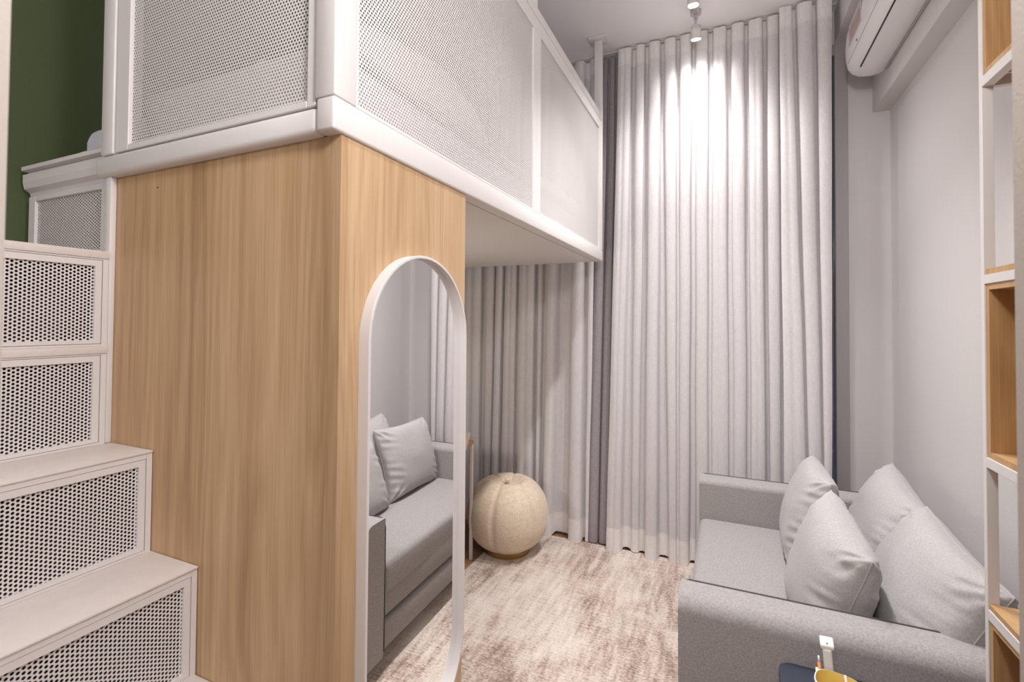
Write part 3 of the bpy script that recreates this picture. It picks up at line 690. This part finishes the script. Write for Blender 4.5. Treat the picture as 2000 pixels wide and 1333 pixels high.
# remote control
def slab(name, p, q, wx, wy, m, rotz=0, seg=3, bev=.004):
    p = Vector(p); q = Vector(q); L_ = (q-p).length; bm = nb(); box(bm, (-wx/2, -wy/2, 0), (wx/2, wy/2, L_))
    bmesh.ops.bevel(bm, geom=list(bm.edges), offset=bev, segments=seg, profile=.5, affect='EDGES')
    mw = Matrix.Translation(p) @ (q-p).to_track_quat('Z', 'Y').to_matrix().to_4x4() @ Matrix.Rotation(rotz, 4, 'Z')
    bm.transform(mw); return bm, mw
rc = empty('remote_control', (.232, 1.44, TZ), 'pale remote control standing upright behind the yellow-lined pot', 'remote control')
bm, mw = slab('', (.238, 1.440, TZ+.001), (.2272, 1.446, .690), .029, .020, 'remote', R(20), bev=.004); o = link('remote_body', bm, M['remote'], rc); smooth_flat(o, 50)
bm, mw = slab('', (.2272, 1.446, .6895), (.2262, 1.4435, .706), .030, .021, 'plastic', R(20), bev=.003)
for v in bm.verts:
    if v.co.z > .70: v.co.z -= (1.4435-v.co.y)*.55
o = link('end_cap', bm, M['plastic'], rc); smooth_flat(o, 50)
bm = nb(); cyl(bm, (.2262, 1.438, .7030), (.2262, 1.4375, .7043), .0016, n=10); link('sensor', bm, M['blue'], rc)
bm = nb(); cyl(bm, (.214, 1.438, TZ+.001), (.2106, 1.450, .647), .0035, n=10); p1 = link('pen', bm, M['orange'], None, True, origin=(.214, 1.438, TZ+.001)); tag(p1, 'slim orange pen with a white tip standing left of the remote', 'pen')
bm = nb(); cyl(bm, (.2106, 1.450, .6473), (.2098, 1.452, .660), .0030, .002, n=10); link('pen_tip', bm, M['plastic'], p1, True)
bm = nb(); cyl(bm, (.207, 1.432, TZ+.001), (.2045, 1.438, .637), .0035, n=10)
tag(link('pen', bm, M['plastic'], None, True, origin=(.207, 1.432, TZ+.001)), 'short white pen standing behind the left rim of the pot', 'pen')
bm = nb(); cyl(bm, (.262, 1.362, TZ+.008), (.256, 1.395, .662), .0028, n=10)
tag(link('spoon_handle', bm, M['remote'], None, True, origin=(.26, 1.365, TZ+.008)), 'thin silvery stick leaning on the right rim of the pot', 'stick')

# ------------------------------------------------------------------ desk and chair under the loft
dk = empty('desk', (-1.79, 2.2, 0), 'oak-topped desk with thin white steel legs under the loft, left of the pouf', 'desk')
B('desk_top', (XL+.01, 1.45, .725), (-1.47, 2.72, .75), 'oakbox', dk, .002)
for x in (-2.05, -1.487):
    for y in (1.46, 2.70): B('leg', (x, y, .0005), (x+.015, y+.02, .7245), 'metal', dk)
ch = empty('desk_chair', (-1.40, 2.2, 0), 'desk chair with cream backrest and black legs, mostly hidden by the mirror', 'chair')
bm = nb()
for p in ((0, 1),):
    prof_ = [(-1.340, .785), (-1.322, .790), (-1.296, .884), (-1.310, .888)]
    A_ = [bm.verts.new((a, 1.98, b)) for a, b in prof_]; B_ = [bm.verts.new((a, 2.362, b)) for a, b in prof_]
    for i in range(4): bm.faces.new((A_[i], A_[(i+1)%4], B_[(i+1)%4], B_[i]))
    bm.faces.new(A_[::-1]); bm.faces.new(B_)
link('backrest', bm, M['cream'], ch)
bm = nb()
bm.free()
for y in (2.0, 2.335):
    bm = nb(); tube(bm, [(-1.46, y, .44), (-1.36, y, .62), (-1.331, y, .787)], .013, 8)
    link('back_support', bm, M['slit'], ch, True)
bm, mw = slab('', (-1.60, 2.16, .44), (-1.60, 2.16, .475), .36, .38, 'cream', bev=.012); o = link('seat', bm, M['cream'], ch); smooth_flat(o)
for sx, sy in ((-1, -1), (-1, 1), (1, -1), (1, 1)):
    bm = nb(); x, y = -1.60+sx*.15, 2.16+sy*.15
    tube(bm, [(x+sx*.005, y, .0005 if x+sx*.005 < -1.445 else .0095), (x, y, .44)], .010, 8)
    link('leg', bm, M['slit'], ch, True)

# added fill lamp on the desk, brightening under the loft, hidden behind the wardrobe
dl = empty('desk_fill_lamp', (-1.80, 1.75, .7505), 'added unseen fill lamp on the oak desk under the loft', 'lamp')
bm = nb(); cyl(bm, (-1.80, 1.75, .7507), (-1.80, 1.75, .768), .06, .06, 24); o = link('lamp_base', bm, M['brass'], dl); smooth_flat(o)
bm = nb(); cyl(bm, (-1.80, 1.75, .768), (-1.80, 1.75, 1.06), .006, .006, 10); link('stem', bm, M['brass'], dl)
L = bpy.data.lights.new('desk_fill_glow', 'POINT'); L.energy = 8; L.shadow_soft_size = .08; L.color = (1, .95, .91)
lo = bpy.data.objects.new('desk_fill_glow', L); C.objects.link(lo); lo.parent = dl; lo.location = (0, 0, 1.15-.7505)
